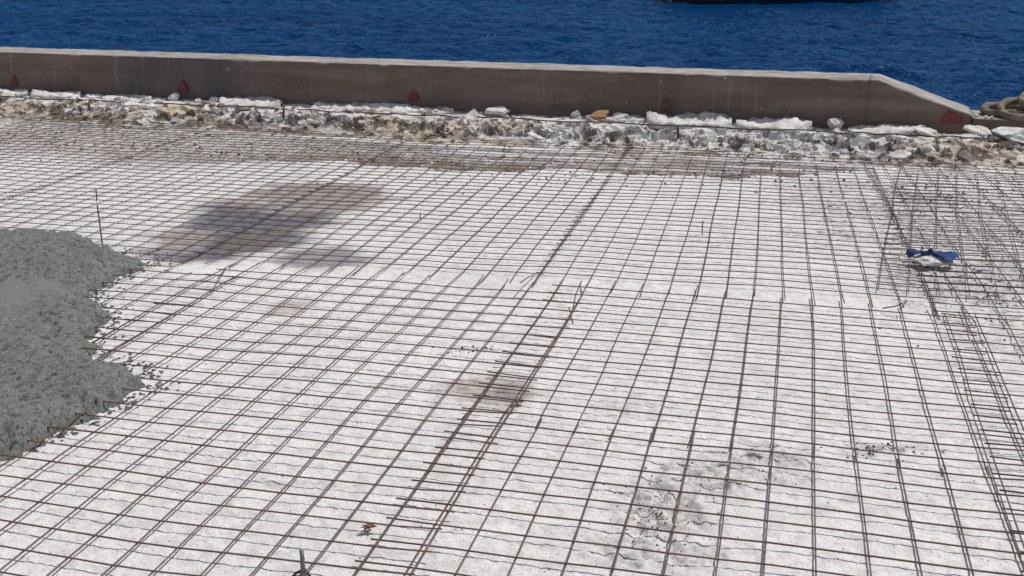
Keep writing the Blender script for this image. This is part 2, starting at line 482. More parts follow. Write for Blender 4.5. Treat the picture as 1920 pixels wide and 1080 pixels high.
# colour masks: painted pit shade, stains, dirt and rust
stain = np.zeros_like(x); rust = np.zeros_like(x)
wob = (fbm(x * 2.2, y * 2.2, 4, 91) - 0.5)
streak = (fbm(x * 1.2 + y * 0.3, y * 9, 3, 93) - 0.5)
near = (y > 2) & (y < 11.5)
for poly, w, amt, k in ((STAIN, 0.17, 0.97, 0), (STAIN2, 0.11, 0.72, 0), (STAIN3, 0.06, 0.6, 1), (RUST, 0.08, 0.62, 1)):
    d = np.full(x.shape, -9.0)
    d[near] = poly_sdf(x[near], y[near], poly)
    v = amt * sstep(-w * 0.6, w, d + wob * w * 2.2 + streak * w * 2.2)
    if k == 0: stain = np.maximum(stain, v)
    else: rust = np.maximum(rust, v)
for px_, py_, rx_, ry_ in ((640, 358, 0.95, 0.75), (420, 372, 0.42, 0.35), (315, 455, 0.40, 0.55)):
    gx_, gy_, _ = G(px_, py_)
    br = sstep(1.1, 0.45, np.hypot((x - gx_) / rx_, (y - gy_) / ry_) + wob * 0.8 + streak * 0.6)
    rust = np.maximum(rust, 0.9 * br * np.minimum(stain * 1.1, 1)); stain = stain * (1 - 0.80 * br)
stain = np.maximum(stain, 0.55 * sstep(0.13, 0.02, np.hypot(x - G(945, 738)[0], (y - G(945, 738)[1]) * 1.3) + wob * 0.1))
haze_l = sstep(2.5, -1.0, S2)                       # left end of the channel is only dusty
en0 = np.interp(S2, EDGE_S, EDGE_N)
band = 0.74 + 0.26 * sstep(0.75, 0.35, N2 - en0 + wob * 0.6)
dirt = chan * band * (1 - 0.95 * ridge) * (1 - 0.58 * sstep(6.0, 2.5, S2))
dirt = np.maximum(dirt, 0.5 * sstep(-0.6, 0.05, N2 - np.interp(S2, EDGE_S, EDGE_N) + wob * 0.8) * sstep(5.5, 3.0, S2))
lf_ = N2 - ledge_front(S2)
dz = 0.80 - 0.30 * sstep(4, 7, S2) - 0.75 * sstep(-0.62, -0.12, lf_) + (hv - 0.5) * 1.5 + (fv - 0.5) * 1.1 + 0.9 * np.maximum(pit, big)  # brown by random cell, plus extra in the pits to deepen their shade
dirt = np.where(zone > 0.4, np.clip(dz, 0, 1), dirt)
ochre = np.where(zone > 0.3, sstep(0.40, 0.62, fbm(S2 * 1.6, N2 * 5, 4, 117)) * sstep(0.05, -0.12, lf_), 0) * (1 - 0.75 * sstep(6.2, 7.0, S2) * sstep(10.4, 9.6, S2))
dirt = np.where(top > 0.5, np.clip((hv - 0.6) * 2.0, 0, 0.9), dirt)
ca = me.attributes.new('masks', 'FLOAT_COLOR', 'POINT')
ca.data.foreach_set('color', np.stack([stain, dirt, rust, rough], -1).astype(np.float32).ravel())
zq = (zone[:-1, :-1] < 0.3) | (N2[:-1, :-1] > 0.02)
me.polygons.foreach_set('use_smooth', zq.reshape(-1))
oa = me.attributes.new('ochre', 'FLOAT', 'POINT'); oa.data.foreach_set('value', ochre.astype(np.float32).ravel())
ground = link('ground', me, None, [M_ground])
tag(ground, kind='structure')

# quay wall below the kerb, sea side
def prism(pts, z0, z1):
    n = len(pts)
    v = [(p[0], p[1], z0) for p in pts] + [(p[0], p[1], z1) for p in pts]
    f = [tuple(range(n - 1, -1, -1)), tuple(range(n, 2 * n))] + [(i, (i + 1) % n, n + (i + 1) % n, n + i) for i in range(n)]
    return v, f
v, f = prism([kp(-22, 0.555)[:2], kp(34, 0.555)[:2], kp(34, 1.0)[:2], kp(-22, 1.0)[:2]], -5, 0.10)
tag(link('quay_wall', mesh('quay_wall', v, f, mat=M_wall)), kind='structure')

# ------------------------------------------------------------------ sea
SEA = -2.0
wx = spaced([(-3000, 400), (-70, 4), (-42, 0.26), (42, 0.26), (70, 4), (3000, 400)])
wy = spaced([(-400, 60), (8, 2), (20, 0.22), (95, 0.26), (130, 3), (6000, 500)])
X, Y = np.meshgrid(wx, wy)
fade = sstep(66, 44, np.abs(X)) * sstep(8, 16, Y) * sstep(125, 100, Y)
W = (fbm(X * 0.8 + Y * 0.12, Y * 0.85, 3, 101, 0.55) - 0.5) * 0.42 + (fbm(X * 0.16, Y * 0.2, 2, 103) - 0.5) * 0.25
me, _ = grid_mesh('sea', np.stack([X, Y, SEA + W * fade], -1))
tag(link('sea', me, None, [M_water]), kind='structure')

# ------------------------------------------------------------------ kerb
ZB, ZT, ZLOW = 0.155, 0.62, 0.305
S_ANG = s_at(1648, 0, ZT); S_END = s_at(1822, 0, ZLOW + 0.03)
kerb = empty('quay_kerb', kp(0, 0, ZB), math.atan2(T[1], T[0]))
tag(kerb, 'long brown concrete kerb with pale top and red triangles along the water', 'kerb')

def kerb_piece(name, s0, s1, hfun, depth, ds=0.045, seed=0, lip=0.006):
    ss = np.arange(s0, s1 + 1e-6, ds); ss[-1] = s1
    prof = []
    for t in np.linspace(0, 1, 13): prof.append((0.0, t, 0))               # front face
    for t in np.linspace(0, 1, 12)[1:]: prof.append((t * depth, 1.0, 1))   # top
    prof.append((depth, 0.0, 2))
    prof = np.array(prof)
    A = np.zeros((len(ss), len(prof), 3))
    for i, s in enumerate(ss):
        hgt = hfun(s)
        A[i, :, 0] = s
        A[i, :, 1] = prof[:, 0]
        A[i, :, 2] = prof[:, 1] * hgt
    ssm = A[:, :, 0]
    front = prof[None, :, 2] == 0
    dn = (fbm(ssm * 5, A[:, :, 2] * 5, 4, 200 + seed) - 0.5) * 0.016 + (fbm(ssm * 0.8, A[:, :, 2] * 0 + 2, 2, 203) - 0.5) * 0.03
    A[:, :, 1] += np.where(front, dn, 0)
    topm = prof[None, :, 2] == 1
    A[:, :, 2] += np.where(topm, (fbm(ssm * 6, A[:, :, 1] * 6, 4, 210 + seed) - 0.5) * 0.018, 0)
    # worn front arris, chipped here and there
    e = 12
    chip = sstep(0.56, 0.72, fbm(ssm[:, e] * 4.5, ssm[:, e] * 0 + 5, 4, 220 + seed)) * 0.012 + lip
    A[:, e, 2] -= chip * 0.7; A[:, e, 1] += chip * 0.5
    A[:, e - 1, 2] -= chip * 0.3
    me, _ = grid_mesh(name, A, smooth=False)
    cols = len(prof) - 1
    mi = np.tile(np.array([0] * 12 + [1] * (cols - 12)), len(ss) - 1).astype(np.int32)
    me.materials.append(M_kerb); me.materials.append(M_top)
    me.polygons.foreach_set('material_index', mi)
    # ends
    import bmesh
    bm = bmesh.new(); bm.from_mesh(me); bm.verts.ensure_lookup_table()
    n = len(prof)
    bm.faces.new([bm.verts[k] for k in range(n)])
    bm.faces.new([bm.verts[(len(ss) - 1) * n + k] for k in range(n - 1, -1, -1)])
    bmesh.ops.recalc_face_normals(bm, faces=bm.faces[:])
    bm.to_mesh(me); bm.free()
    return link(name, me, kerb)
full = lambda s: ZT - ZB
def ramped(s): return (ZT - ZB) + (ZLOW + 0.03 - ZT) * min(max((s - S_ANG) / (S_END - S_ANG), 0), 1)
kerb_piece('kerb_block', -18, S_ANG - 0.09, full, 0.55)
rp = kerb_piece('ramped_end', S_ANG - 0.0895, S_END, ramped, 0.55)
rp['label'] = 'end block of the kerb sloping down to the low kerb'
lw = kerb_piece('low_kerb', S_END + 0.012, 34, lambda s: ZLOW - ZB, 0.57, 0.06, seed=6)

# flat red triangles painted on the face (2 mm of paint proud of it)
def paint(px, py, w, hgt, shape, mat, name='triangle_mark', label=None):
    s, zz = snz(px, py, -0.005)
    v = []
    for a, c in shape: v.append((s + a * w, -0.016, zz - ZB + c * hgt))
    n = len(v)
    v += [(p[0], 0.02, p[2]) for p in v]
    f = [tuple(range(n))] + [(i, n + i, n + (i + 1) % n, (i + 1) % n) for i in range(n)]
    o = link(name, mesh(name, v, f, mat=mat), kerb)
    if label: o['label'] = label
    return o
TRI = [(-0.5, 0), (0.45, 0), (0.5, 0.12), (0.12, 0.9), (-0.02, 1), (-0.1, 0.85), (-0.42, 0.2)]
paint(28, 160, 0.11, 0.125, TRI, M_redf, label='faded red triangle at the left end of the kerb face')
paint(343, 172, 0.145, 0.135, TRI, M_red, label='red triangle on the dark patch of the kerb face')
paint(776, 188, 0.125, 0.120, TRI, M_red, label='red triangle near the middle of the kerb face')
paint(1248, 206, 0.12, 0.11, TRI, M_redf, label='dull red triangle just above the white rubble')
paint(1783, 231, 0.185, 0.118, [(-0.5, 0), (0.5, 0), (0.5, 0.62), (0.1, 0.9), (-0.15, 1), (-0.42, 0.5)], M_red, label='large bright red mark on the sloping kerb end')

for k_, (px, py, w_) in enumerate(((985, 187, .035), (1036, 194, .03), (1045, 195, .03), (1097, 191, .05), (1175, 194, .045), (430, 247, .03), (124, 136, .03), (1428, 206, .045), (1566, 205, .03),
                    (1592, 206, .03), (1710, 222, .03), (1240, 155, .04), (1360, 148, .05), (560, 230, .04), (250, 118, .025), (700, 146, .03), (905, 168, .035), (1500, 178, .025))):
    sh_ = [(0.5 * math.cos(q) * random.uniform(0.6, 1.2), 0.5 + 0.5 * math.sin(q) * random.uniform(0.6, 1.2)) for q in np.linspace(0, 5.4, 7)]
    if py < 215 or k_ > 10: paint(px, py, w_ * 0.6, w_ * random.uniform(0.3, 0.7), sh_, M_top, 'pale_splash')
# ------------------------------------------------------------------ rubble under the kerb
def rock_mesh(name, seed, mat, sub=2, flat_=0.72, detail=0.55):
    import bmesh
    bm = bmesh.new()
    bmesh.ops.create_icosphere(bm, subdivisions=sub, radius=1)
    rr = np.random.default_rng(seed)
    planes = [(Vector(rr.normal(size=3)).normalized(), rr.uniform(0.42, 0.82)) for _ in range(9)]
    for vv in bm.verts:
        p = vv.co.copy()
        for nrm, d in planes:
            t = p.dot(nrm)
            if t > d: p -= nrm * (t - d)
        k = fbm(np.array([p.x * 2.6 + seed]), np.array([p.y * 2.6 + p.z * 2.2]), 4, seed, 0.65)[0] - 0.5
        p *= 1 + k * detail
        p.z *= flat_
        vv.co = p
    me = bpy.data.meshes.new(name); bm.to_mesh(me); bm.free()
    me.materials.append(mat)
    return me

VAR = {}
for key, m in (('w', M_white), ('t', M_tan), ('g', M_grey)):
    VAR[key] = [rock_mesh('concrete_chunk', 300 + k + ord(key), m, 3) for k in range(7)]

def chunk(px, py, n, size, key='w', label=None, group=None, k=None, z=None, sc3=(1, 1, 1), name='concrete_chunk', me=None):
    """a lump whose centre is seen at pixel (px, py), n metres seaward of the kerb face"""
    s, zz = snz(px, py, n)
    if z is not None: zz = z
    me = me or VAR[key][k if k is not None else random.randrange(7)]
    o = link(name, me)
    o.location = kp(s, n, zz)
    o.scale = (size * sc3[0], size * sc3[1], size * sc3[2])
    o.rotation_euler = (random.uniform(-0.3, 0.3), random.uniform(-0.3, 0.3), random.uniform(0, 6.28) if sc3 == (1, 1, 1) else math.atan2(T[1], T[0]) + random.uniform(-0.2, 0.2))
    tag(o, label, 'concrete chunk', group)
    return o

# lumps one can point at
chunk(878, 228, -0.42, 0.155, 'w', 'biggest white boulder of broken concrete below the kerb, dark on its left side', k=0, sc3=(1.1, 0.9, 1.15))
chunk(938, 211, -0.16, 0.115, 'w', 'pale dome shaped lump resting against the kerb right of the biggest boulder', k=1, sc3=(1.3, 0.8, 0.9))
chunk(327, 183, -0.12, 0.075, 'w', 'white knob of concrete standing right below the second red triangle from the left', k=2)
chunk(403, 189, -0.12, 0.07, 'w', 'white lump touching the left end of the flat white slab near the kerb', k=3)
chunk(130, 178, -0.14, 0.11, 'w', 'long low white lump under the kerb, second from the left edge', k=1, sc3=(1.5, 0.8, 0.6))
chunk(245, 262, -1.35, 0.065, 'w', 'lone white stone lying on the mesh well in front of the rubble, at the left', k=2)
chunk(1122, 216, -0.16, 0.085, 'w', 'orange rust stained stone lying against the kerb', me=rock_mesh('concrete_chunk', 977, M_orange, 2), sc3=(1.5, 0.8, 0.8))
chunk(1165, 221, -0.15, 0.10, 'w', 'white stone lying directly right of the orange stained one', k=0, sc3=(1.4, 0.8, 0.7))
chunk(1080, 214, -0.14, 0.06, 'w', 'small white stone lying directly left of the orange stained one', k=3)
chunk(1568, 232, -0.13, 0.075, 'w', 'small knob of concrete at the kerb foot left of the sloping kerb end', k=2)
chunk(1840, 248, -0.20, 0.10, 'w', 'white lump at the foot of the low kerb under the rope', k=1, sc3=(1.5, 0.8, 0.7))
chunk(1900, 252, -0.25, 0.16, 'w', 'pale slab fragment sticking out under the low kerb at the right edge', k=0, sc3=(1.5, 0.9, 0.6))
chunk(1745, 250, -0.22, 0.10, 'w', 'flat white piece at the kerb foot below the large red mark', k=3, sc3=(1.6, 0.8, 0.5))
chunk(1690, 292, -0.72, 0.085, 'w', 'rounded white stone low in the tan rubble right of centre', k=1, sc3=(1.5, 0.8, 0.7))
chunk(1820, 300, -0.62, 0.11, 'g', 'grey brown boulder at the bottom of the rubble near the right edge', k=0)
chunk(30, 177, -0.14, 0.14, 'w', 'flat white lump under the kerb at the left edge', k=0, sc3=(1.9, 0.8, 0.55))

# flat pieces of the white top layer still lying on the ledge
def slab(px0, px1, y_px, n0, n1, thick, label, seed, mat=M_white):
    s0 = s_at(px0, (n0 + n1) / 2, 0.18); s1 = s_at(px1, (n0 + n1) / 2, 0.18)
    rr = np.random.default_rng(seed)
    m = max(12, int((s1 - s0) / 0.026))
    ss = np.linspace(s0, s1, m)
    k = 9
    A = np.zeros((k, m, 3)); cx, cy, _ = kp((s0 + s1) / 2, (n0 + n1) / 2)
    endf = np.clip(1 - np.abs(np.linspace(-1, 1, m)) ** 7, 0.08, 1) * np.clip(0.30 + 1.15 * fbm(ss * 3.2, ss * 0 + seed * 1.3, 4, seed + 2, 0.6), 0.2, 1.15)
    fr = n0 + (fbm(ss * 6, ss * 0 + seed, 4, seed) - 0.5) * 0.22 + (vnoise(ss * 24, ss * 0 + seed, 5) - 0.5) * 0.05
    mid = (n0 + n1) / 2
    fr = mid + (fr - mid) * endf; bk = mid + (n1 - mid) * endf
    rows = [(0.04, 0.0), (0.0, 0.22), (0.05, 0.42), (0.2, 0.60), (0.4, 0.76), (0.6, 0.92), (0.8, 1.05), (1.0, 1.1), (1.0, 0.0)]
    base = 0.155
    for i, (t, zt) in enumerate(rows):
        nn = fr * (1 - t) + bk * t
        th = thick * (0.25 + 1.3 * fbm(ss * 3 + i * 0.2, ss * 0 + i * 0.3, 3, seed + 5) + 0.45 * (vnoise(ss * 17 + i * 0.7, ss * 0 + i * 0.8, seed) - 0.5))
        nn = nn + rr.uniform(-0.010, 0.010, m)
        A[i, :, 0] = K0[0] + ss * T[0] + nn * N[0] - cx; A[i, :, 1] = K0[1] + ss * T[1] + nn * N[1] - cy
        A[i, :, 2] = zt * th + (rr.uniform(-0.007, 0.007, m) if zt > 0 else -0.02)
    me, _ = grid_mesh('concrete_slab', A, smooth=False)
    me.materials.append(mat)
    o = link('concrete_slab', me); o.location = (cx, cy, base)
    tag(o, label, 'concrete slab', 'flat remnants of the white top layer at the kerb foot')
slab(-60, 52, 172, -0.34, -0.03, 0.06, 'flat white crust remnant at the kerb foot, cut by the left edge of the photo', 401)
slab(60, 150, 178, -0.30, -0.05, 0.05, 'white crust remnant at the kerb foot between the two leftmost red triangles, with a lump on it', 402)
slab(160, 312, 185, -0.26, -0.04, 0.035, 'thin narrow white crust remnant just left of the second red triangle', 403)
slab(412, 528, 190, -0.38, -0.03, 0.075, 'thick smooth white slab at the kerb foot right of the second red triangle', 404)
slab(588, 850, 205, -0.28, -0.03, 0.055, 'long thin white crust remnant below the middle red triangle', 405)
slab(1098, 1210, 222, -0.26, -0.03, 0.05, 'short white crust remnant carrying the orange stained stone', 406)
slab(1212, 1372, 230, -0.36, -0.03, 0.085, 'white crust remnant at the kerb foot under the dull red triangle', 407)
slab(1380, 1522, 235, -0.38, -0.03, 0.085, 'thick white crust remnant at the kerb foot right of the dull red triangle', 408)
slab(1590, 1735, 245, -0.30, -0.03, 0.06, 'white crust remnant below the sloping kerb end', 409)
slab(228, 306, 205, -0.60, -0.42, 0.02, 'low white flake on the broken edge under the thin narrow crust', 410)

# all the other lumps of the rubble
def front_rows():
    for k in range(300):
        px = random.uniform(-30, 1950)
        yb = 176 + 0.0355 * px
        u = random.random()
        n = -0.12 - 0.60 * u
        right = px > 850
        key = random.choices('wtg', (9 if right else 4, 1 + 4 * u, 1.2))[0]
        size = random.uniform(0.022, 0.052 if right else 0.060) * (1.25 if random.random() < 0.22 else 1)
        s = s_at(px, n, 0.15)
        h = ground_height(np.array([[s]]), np.array([[n]]))[0][0, 0]
        zone_ = ('at the left end of the kerb', 'between the two sharp red triangles', 'between the middle and the dull red triangle',
                 'below the straight kerb beyond the dull triangle', 'below the sloping kerb end')[sum(px > v_ for v_ in (343, 776, 1250, 1650))]
        kind_ = {'w': 'white', 't': 'tan', 'g': 'dark grey'}[key]
        hl_ = 'high' if u < 0.33 else ('halfway up' if u < 0.66 else 'low')
        lab = '%s lump %s in the rubble %s' % (kind_, hl_, zone_); grp = '%s lumps %s in the rubble %s' % (kind_, hl_, zone_)
        chunk(px, 0, n, size, key, lab, grp, z=h + size * (0.02 if right else 0.12))
front_rows()

# long rusty bars left sticking out of the broken edge
def tube(pts, r, sides=6, cap=True, rib=0.0):
    pts = [Vector(p) for p in pts]
    V, Fc = [], []
    for i, p in enumerate(pts):
        d = (pts[min(i + 1, len(pts) - 1)] - pts[max(i - 1, 0)]).normalized()
        up = Vector((0, 0, 1)) if abs(d.z) < 0.9 else Vector((0, 1, 0))
        a = d.cross(up).normalized(); b_ = a.cross(d)
        rr = r * (1 + (rib if i % 2 else 0))
        for k in range(sides):
            t = 2 * math.pi * k / sides
            V.append(p + a * (rr * math.cos(t)) + b_ * (rr * math.sin(t)))
    for i in range(len(pts) - 1):
        for k in range(sides):
            Fc.append((i * sides + k, i * sides + (k + 1) % sides, (i + 1) * sides + (k + 1) % sides, (i + 1) * sides + k))
    if cap:
        Fc.append(tuple(range(sides - 1, -1, -1))); Fc.append(tuple((len(pts) - 1) * sides + k for k in range(sides)))
    return V, Fc

def bar(name, pts, r, mat, parent=None, sides=6, rib=0.0, origin=None):
    o0 = Vector(origin) if origin is not None else (Vector(pts[0]) if parent is None else Vector((0, 0, 0)))
    V, Fc = tube([Vector(p) - o0 for p in pts], r, sides, True, rib)
    o = link(name, mesh(name, V, Fc, True, mat), parent)
    if parent is None: o.location = o0
    return o

def edge_bar(px0, px1, ya, yb, n, label):
    pts = []
    for t in np.linspace(0, 1, 40):
        s, zz = snz(px0 + (px1 - px0) * t, ya + (yb - ya) * t, n)
        pts.append(kp(s, n + 0.02 * math.sin(t * 17), zz + 0.006 * math.sin(t * 23)))
    tag(bar('rebar', pts, 0.0065, M_rebar), label, 'rebar', 'bars along the broken edge')
edge_bar(-40, 540, 180, 204, -0.47, 'rusty bar running along the broken edge at the left, below the white crust')
edge_bar(560, 860, 206, 219, -0.47, 'rusty bar along the broken edge left of the biggest white boulder')
edge_bar(895, 1590, 220, 249, -0.46, 'long rusty bar along the broken edge right of the biggest white boulder')
edge_bar(1600, 1812, 249, 258, -0.44, 'short rusty bar along the broken edge below the large red mark')
for px, y0, y1, lab in ((168, 190, 213, 'rusty stub standing in the broken edge at the far left'), (357, 206, 224, 'rusty stub standing in the broken edge below the flat thick slab'),
                        (532, 200, 224, 'rusty stub standing at the right end of the flat thick slab'), (1271, 236, 272, 'tall dark stub standing in the broken edge right of centre'),
                        (1451, 270, 288, 'short dark stub at the bottom of the broken edge below the sloping kerb end')):
    s0, z0 = snz(px, y1, -0.55); s1, z1 = snz(px, y0, -0.54)
    tag(bar('rebar_stub', [kp(s0, -0.55, z0 - 0.05), kp(s0, -0.55, (z0 + z1) / 2), kp(s1, -0.54, z1)], 0.011, M_rebar), lab, 'rebar stub', 'stubs in the broken edge')

# ------------------------------------------------------------------ welded wire mesh sheets
WET_PX = [(-420, 430), (-100, 432), (0, 437), (100, 437), (150, 444), (185, 456), (215, 472), (258, 480), (282, 488), (262, 500), (225, 515), (180, 540), (150, 547),
          (160, 560), (195, 580), (200, 598), (182, 615), (165, 642), (163, 665), (175, 682), (225, 680), (268, 690), (288, 708), (262, 728), (215, 750),
          (175, 770), (120, 800), (70, 828), (10, 846), (-60, 850), (-420, 870)]
WET = gpoly(WET_PX, 0.03)

def sheet(label, org_px, az_l, az_t, a, b_, cols, rows, height, seed, mat, r=0.0032, over=0.03, ends=(0.07, 0.07), dz_amp=0.006, shift=(0, 0), wild=0.0):
    """cols, rows: index ranges in cells of a x b_ metres, from the node at pixel org_px; l runs away from the camera, t to the right"""
    rr = np.random.default_rng(seed)
    ox, oy, _ = G(*org_px, height)
    L_ = np.array([math.sin(az_l), math.cos(az_l)]); T_ = np.array([math.sin(az_t), math.cos(az_t)])
    ox += shift[0]; oy += shift[1]
    c0, c1 = cols; r0, r1 = rows
    def pt(c, rw):
        p = np.array([ox, oy]) + T_ * (c * a) + L_ * (rw * b_)
        return p
    cen = pt((c0 + c1) / 2, (r0 + r1) / 2)
    root = empty('wire_mesh_sheet', (cen[0], cen[1], 0))
    tag(root, label, 'wire mesh', 'sheets of welded reinforcing mesh')
    def zz(x, y, extra):
        return height + undul(x, y) + (fbm(np.array([x * 1.3 + seed]), np.array([y * 1.3]), 2, seed)[0] - 0.5) * 2 * dz_amp + extra
    def wire(name, A, B, layer, bend0, bend1):
        Ln = float(np.linalg.norm(B - A)); m = max(8, int(Ln / 0.15))
        d = (B - A) / Ln; nn = np.array([-d[1], d[0]])
        ph = rr.uniform(0, 100); bow = rr.normal(0, 0.004 + wild)
        pts = []
        for i in range(m + 1):
            t = i / m; q = A + (B - A) * t
            w = (vnoise(np.array([t * Ln * 1.1 + ph]), np.array([ph]), 3)[0] - 0.5) * (0.012 + wild * 1.5) + bow * 4 * t * (1 - t)
            q = q + nn * w
            z = float(zz(q[0], q[1], layer))
            e0 = max(0, 1 - t * Ln / 0.12); e1 = max(0, 1 - (1 - t) * Ln / 0.12)
            z += e0 * bend0 + e1 * bend1
            pts.append((q[0] - cen[0], q[1] - cen[1], z))
        bar(name, pts, r * rr.uniform(0.92, 1.08), mat, root, 5)
    for c in range(c0, c1 + 1):
        j = rr.normal(0, 0.004)
        wire('long_wire', pt(c + j, r0) - L_ * ends[0] * rr.uniform(0.75, 1.15), pt(c + j, r1) + L_ * ends[1] * rr.uniform(0.75, 1.15), 0.0, rr.uniform(-0.008, 0.012), rr.uniform(-0.008, 0.012))
    for k in range(r0, r1 + 1):
        j = rr.normal(0, 0.012)
        wire('cross_wire', pt(c0, k + j) - T_ * over * rr.uniform(0.6, 1.3), pt(c1, k + j) + T_ * over * rr.uniform(0.6, 1.3), 0.0075, rr.uniform(-0.004, 0.006), rr.uniform(-0.004, 0.006))
    return root

def az_vp(x): return math.atan((x - 960) / Q)
AZL, AZT = az_vp(1507), az_vp(-7400) + math.pi
AZT_L = az_vp(-7900) + math.pi
A1, B1 = 0.1514, 0.1434
# near sheets: node (0,0) sits on the far last row of the right hand sheet, on line B (right edge of the left sheet)
ROW0 = (1096, 542)
sheet('rusty mesh sheet in the middle between the two laps, ending at the halfway seam', ROW0, AZL, AZT, A1, B1, (-1, 13), (-13, 0), 0.015, 1, M_wire, ends=(0.10, 0.20))
sheet('rusty mesh sheet filling the bottom right corner up to a seam of hooked wire ends', ROW0, AZL, AZT, A1, B1, (-1, 13), (-41, -14), 0.015, 2, M_wire, shift=(0.006, 0.02), ends=(0.05, 0.12))
sheet('rusty raised mesh sheet in the left foreground running up to the wet concrete', ROW0, AZL - R(0.03), AZT_L, A1, B1, (-14, 0), (-43, -1), 0.026, 3, M_wire, shift=(0.003, -0.012), dz_amp=0.006, ends=(0.05, 0.24))
sheet('mesh sheet mostly buried under the wet grey concrete at the left', ROW0, AZL - R(0.3), AZT_L, A1, B1, (-27, -13), (-40, -2), 0.018, 4, M_wire_grey, shift=(0.0, -0.02), dz_amp=0.004)
sheet('mesh sheet cut by the right edge of the photo, lapped beside the middle sheet', ROW0, AZL + R(0.7), AZT, A1, B1, (12, 26), (-42, 0), 0.022, 5, M_wire_grey, shift=(0.06, 0.03), wild=0.003)
# far sheets
AZL2, AZT2 = az_vp(1450), az_vp(-9000) + math.pi
A2, B2 = 0.1525, 0.1336
REF = (1261, 530)
sheet('far mesh sheet behind the halfway seam, between the middle lap and the blue cloth', REF, AZL2, AZT2, A2, B2, (-5, 9), (0, 36), 0.013, 11, M_wire_grey, r=0.0031, ends=(0.26, 0.05), over=0.02)
sheet('far mesh sheet left of the middle lap, crossing the right half of the dark stain', REF, AZL2, AZT2, A2, B2, (-19, -5), (0, 38), 0.014, 12, M_wire_grey, shift=(0.012, -0.025), r=0.0031, ends=(0.20, 0.05), over=0.02)
sheet('far mesh sheet behind the wet concrete, crossing the left tip of the dark stain', REF, AZL2 - R(0.2), AZT2, A2, B2, (-33, -19), (-3, 40), 0.015, 13, M_wire_grey, shift=(0.02, 0.02), r=0.0031, over=0.02)
sheet('far mesh sheet cut by the left edge of the photo above the wet concrete', REF, AZL2 - R(0.3), AZT2, A2, B2, (-47, -33), (-4, 42), 0.015, 14, M_wire_grey, shift=(0.04, -0.01), r=0.0031, over=0.02)
sheet('bent far mesh sheet under the blue cloth with wires slanting to the right', REF, AZL2 - R(1.0), AZT2 - R(0.6), A2, B2, (9, 23), (-2, 33), 0.016, 15, M_wire_grey, r=0.0031, ends=(0.15, 0.05), shift=(0.02, 0.04), wild=0.008, dz_amp=0.007)
sheet('loose upper mesh sheet lying askew over the far right one, its wires pointing straight away', (1640, 590), AZL2 + R(7.0), AZT2 + R(1.5), A2, B2 * 1.06, (0, 12), (4, 30), 0.020, 16, M_wire_grey, r=0.0027, ends=(0.10, 0.05), wild=0.009, dz_amp=0.008)

# ------------------------------------------------------------------ wet concrete heap
wp = np.array(WET)
x0, x1 = wp[:, 0].min() - 0.2, wp[:, 0].max() + 0.2
y0, y1 = wp[:, 1].min() - 0.2, wp[:, 1].max() + 0.2
gx = np.arange(max(x0, -4.6), x1, 0.011); gy = np.arange(y0, y1, 0.013)
X, Y = np.meshgrid(gx, gy)
d = poly_sdf(X, Y, WET)
d = d + (fbm(X * 7, Y * 7, 5, 501, 0.65) - 0.5) * 0.22
d1, d2, cv = cells(X * 24, Y * 24, 7)
e1, e2, ev = cells(X * 60, Y * 60, 8)
tro = sstep(0.75, 0.2, np.hypot((X - G(10, 600)[0]) / 0.42, (Y - G(10, 600)[1]) / 0.8) + (fbm(X * 3, Y * 3, 3, 505) - 0.5) * 0.7)
body = sstep(-0.012, 0.22, d) * 0.045 + sstep(-0.01, 0.045, d) * 0.046
lum = ((0.62 - d1) * 0.013 * (0.3 + cv) + (0.6 - e1) * 0.013 * (0.3 + ev) + (fbm(X * 5, Y * 5, 3, 503) - 0.5) * 0.05) * (1 - 0.55 * tro)
k1, k2, kv = cells(X * 20, Y * 20, 15)
pit = sstep(0.5, 0.8, kv) * sstep(0.42, 0.12, k1) * 0.045 * (1 - tro)
Z = np.where(d > -0.012, undul(X, Y) + body + lum * sstep(-0.012, 0.03, d) - pit * sstep(0.02, 0.06, d), undul(X, Y) - 0.03)
keep = (d[:-1, :-1] > -0.035) & (d[1:, 1:] > -0.035)
me, used = grid_mesh('wet_concrete', np.stack([X, Y, Z], -1), keep)
at_ = me.attributes.new('trowel', 'FLOAT', 'POINT')
at_.data.foreach_set('value', tro.reshape(-1)[used].astype(np.float32))
wet = link('wet_concrete', me, None, [M_wet])
tag(wet, 'heap of fresh wet grey green concrete spreading over the mesh from the left edge', 'wet concrete')

# crumbs: nobody could count them
def crumbs(name, spots, mat, seed, label=None):
    rr = np.random.default_rng(seed)
    V, Fc = [], []
    base = np.array([(1, 0, -.3), (-.5, .87, -.3), (-.5, -.87, -.3), (0.1, 0, .9), (.6, .7, .3), (-.8, 0.1, .35), (.5, -.7, .35)])
    fcs = [(0, 4, 3), (4, 1, 3), (1, 5, 3), (5, 2, 3), (2, 6, 3), (6, 0, 3), (0, 1, 4), (1, 2, 5), (2, 0, 6)]
    for (x, y, z, r) in spots:
        o = len(V); th = rr.uniform(0, 6.28); c, s_ = math.cos(th), math.sin(th)
        q = base * rr.uniform(0.7, 1.25, (7, 3)) * r * np.array([1, rr.uniform(0.6, 1), rr.uniform(0.45, 0.9)])
        for p in q: V.append((x + p[0] * c - p[1] * s_, y + p[0] * s_ + p[1] * c, z + p[2] + r * 0.15))
        Fc += [tuple(o + k for k in f) for f in fcs]
    o = link(name, mesh(name, V, Fc, False, mat))
    tag(o, kind='stuff')
    return o

def on_ground(x, y):
    s, n = to_sn(np.array([x]), np.array([y]))
    return float(ground_height(s[None], n[None])[0][0, 0])

def height_many(xs, ys):
    s, n = to_sn(np.asarray(xs), np.asarray(ys))
    return ground_height(s[None], n[None])[0][0]

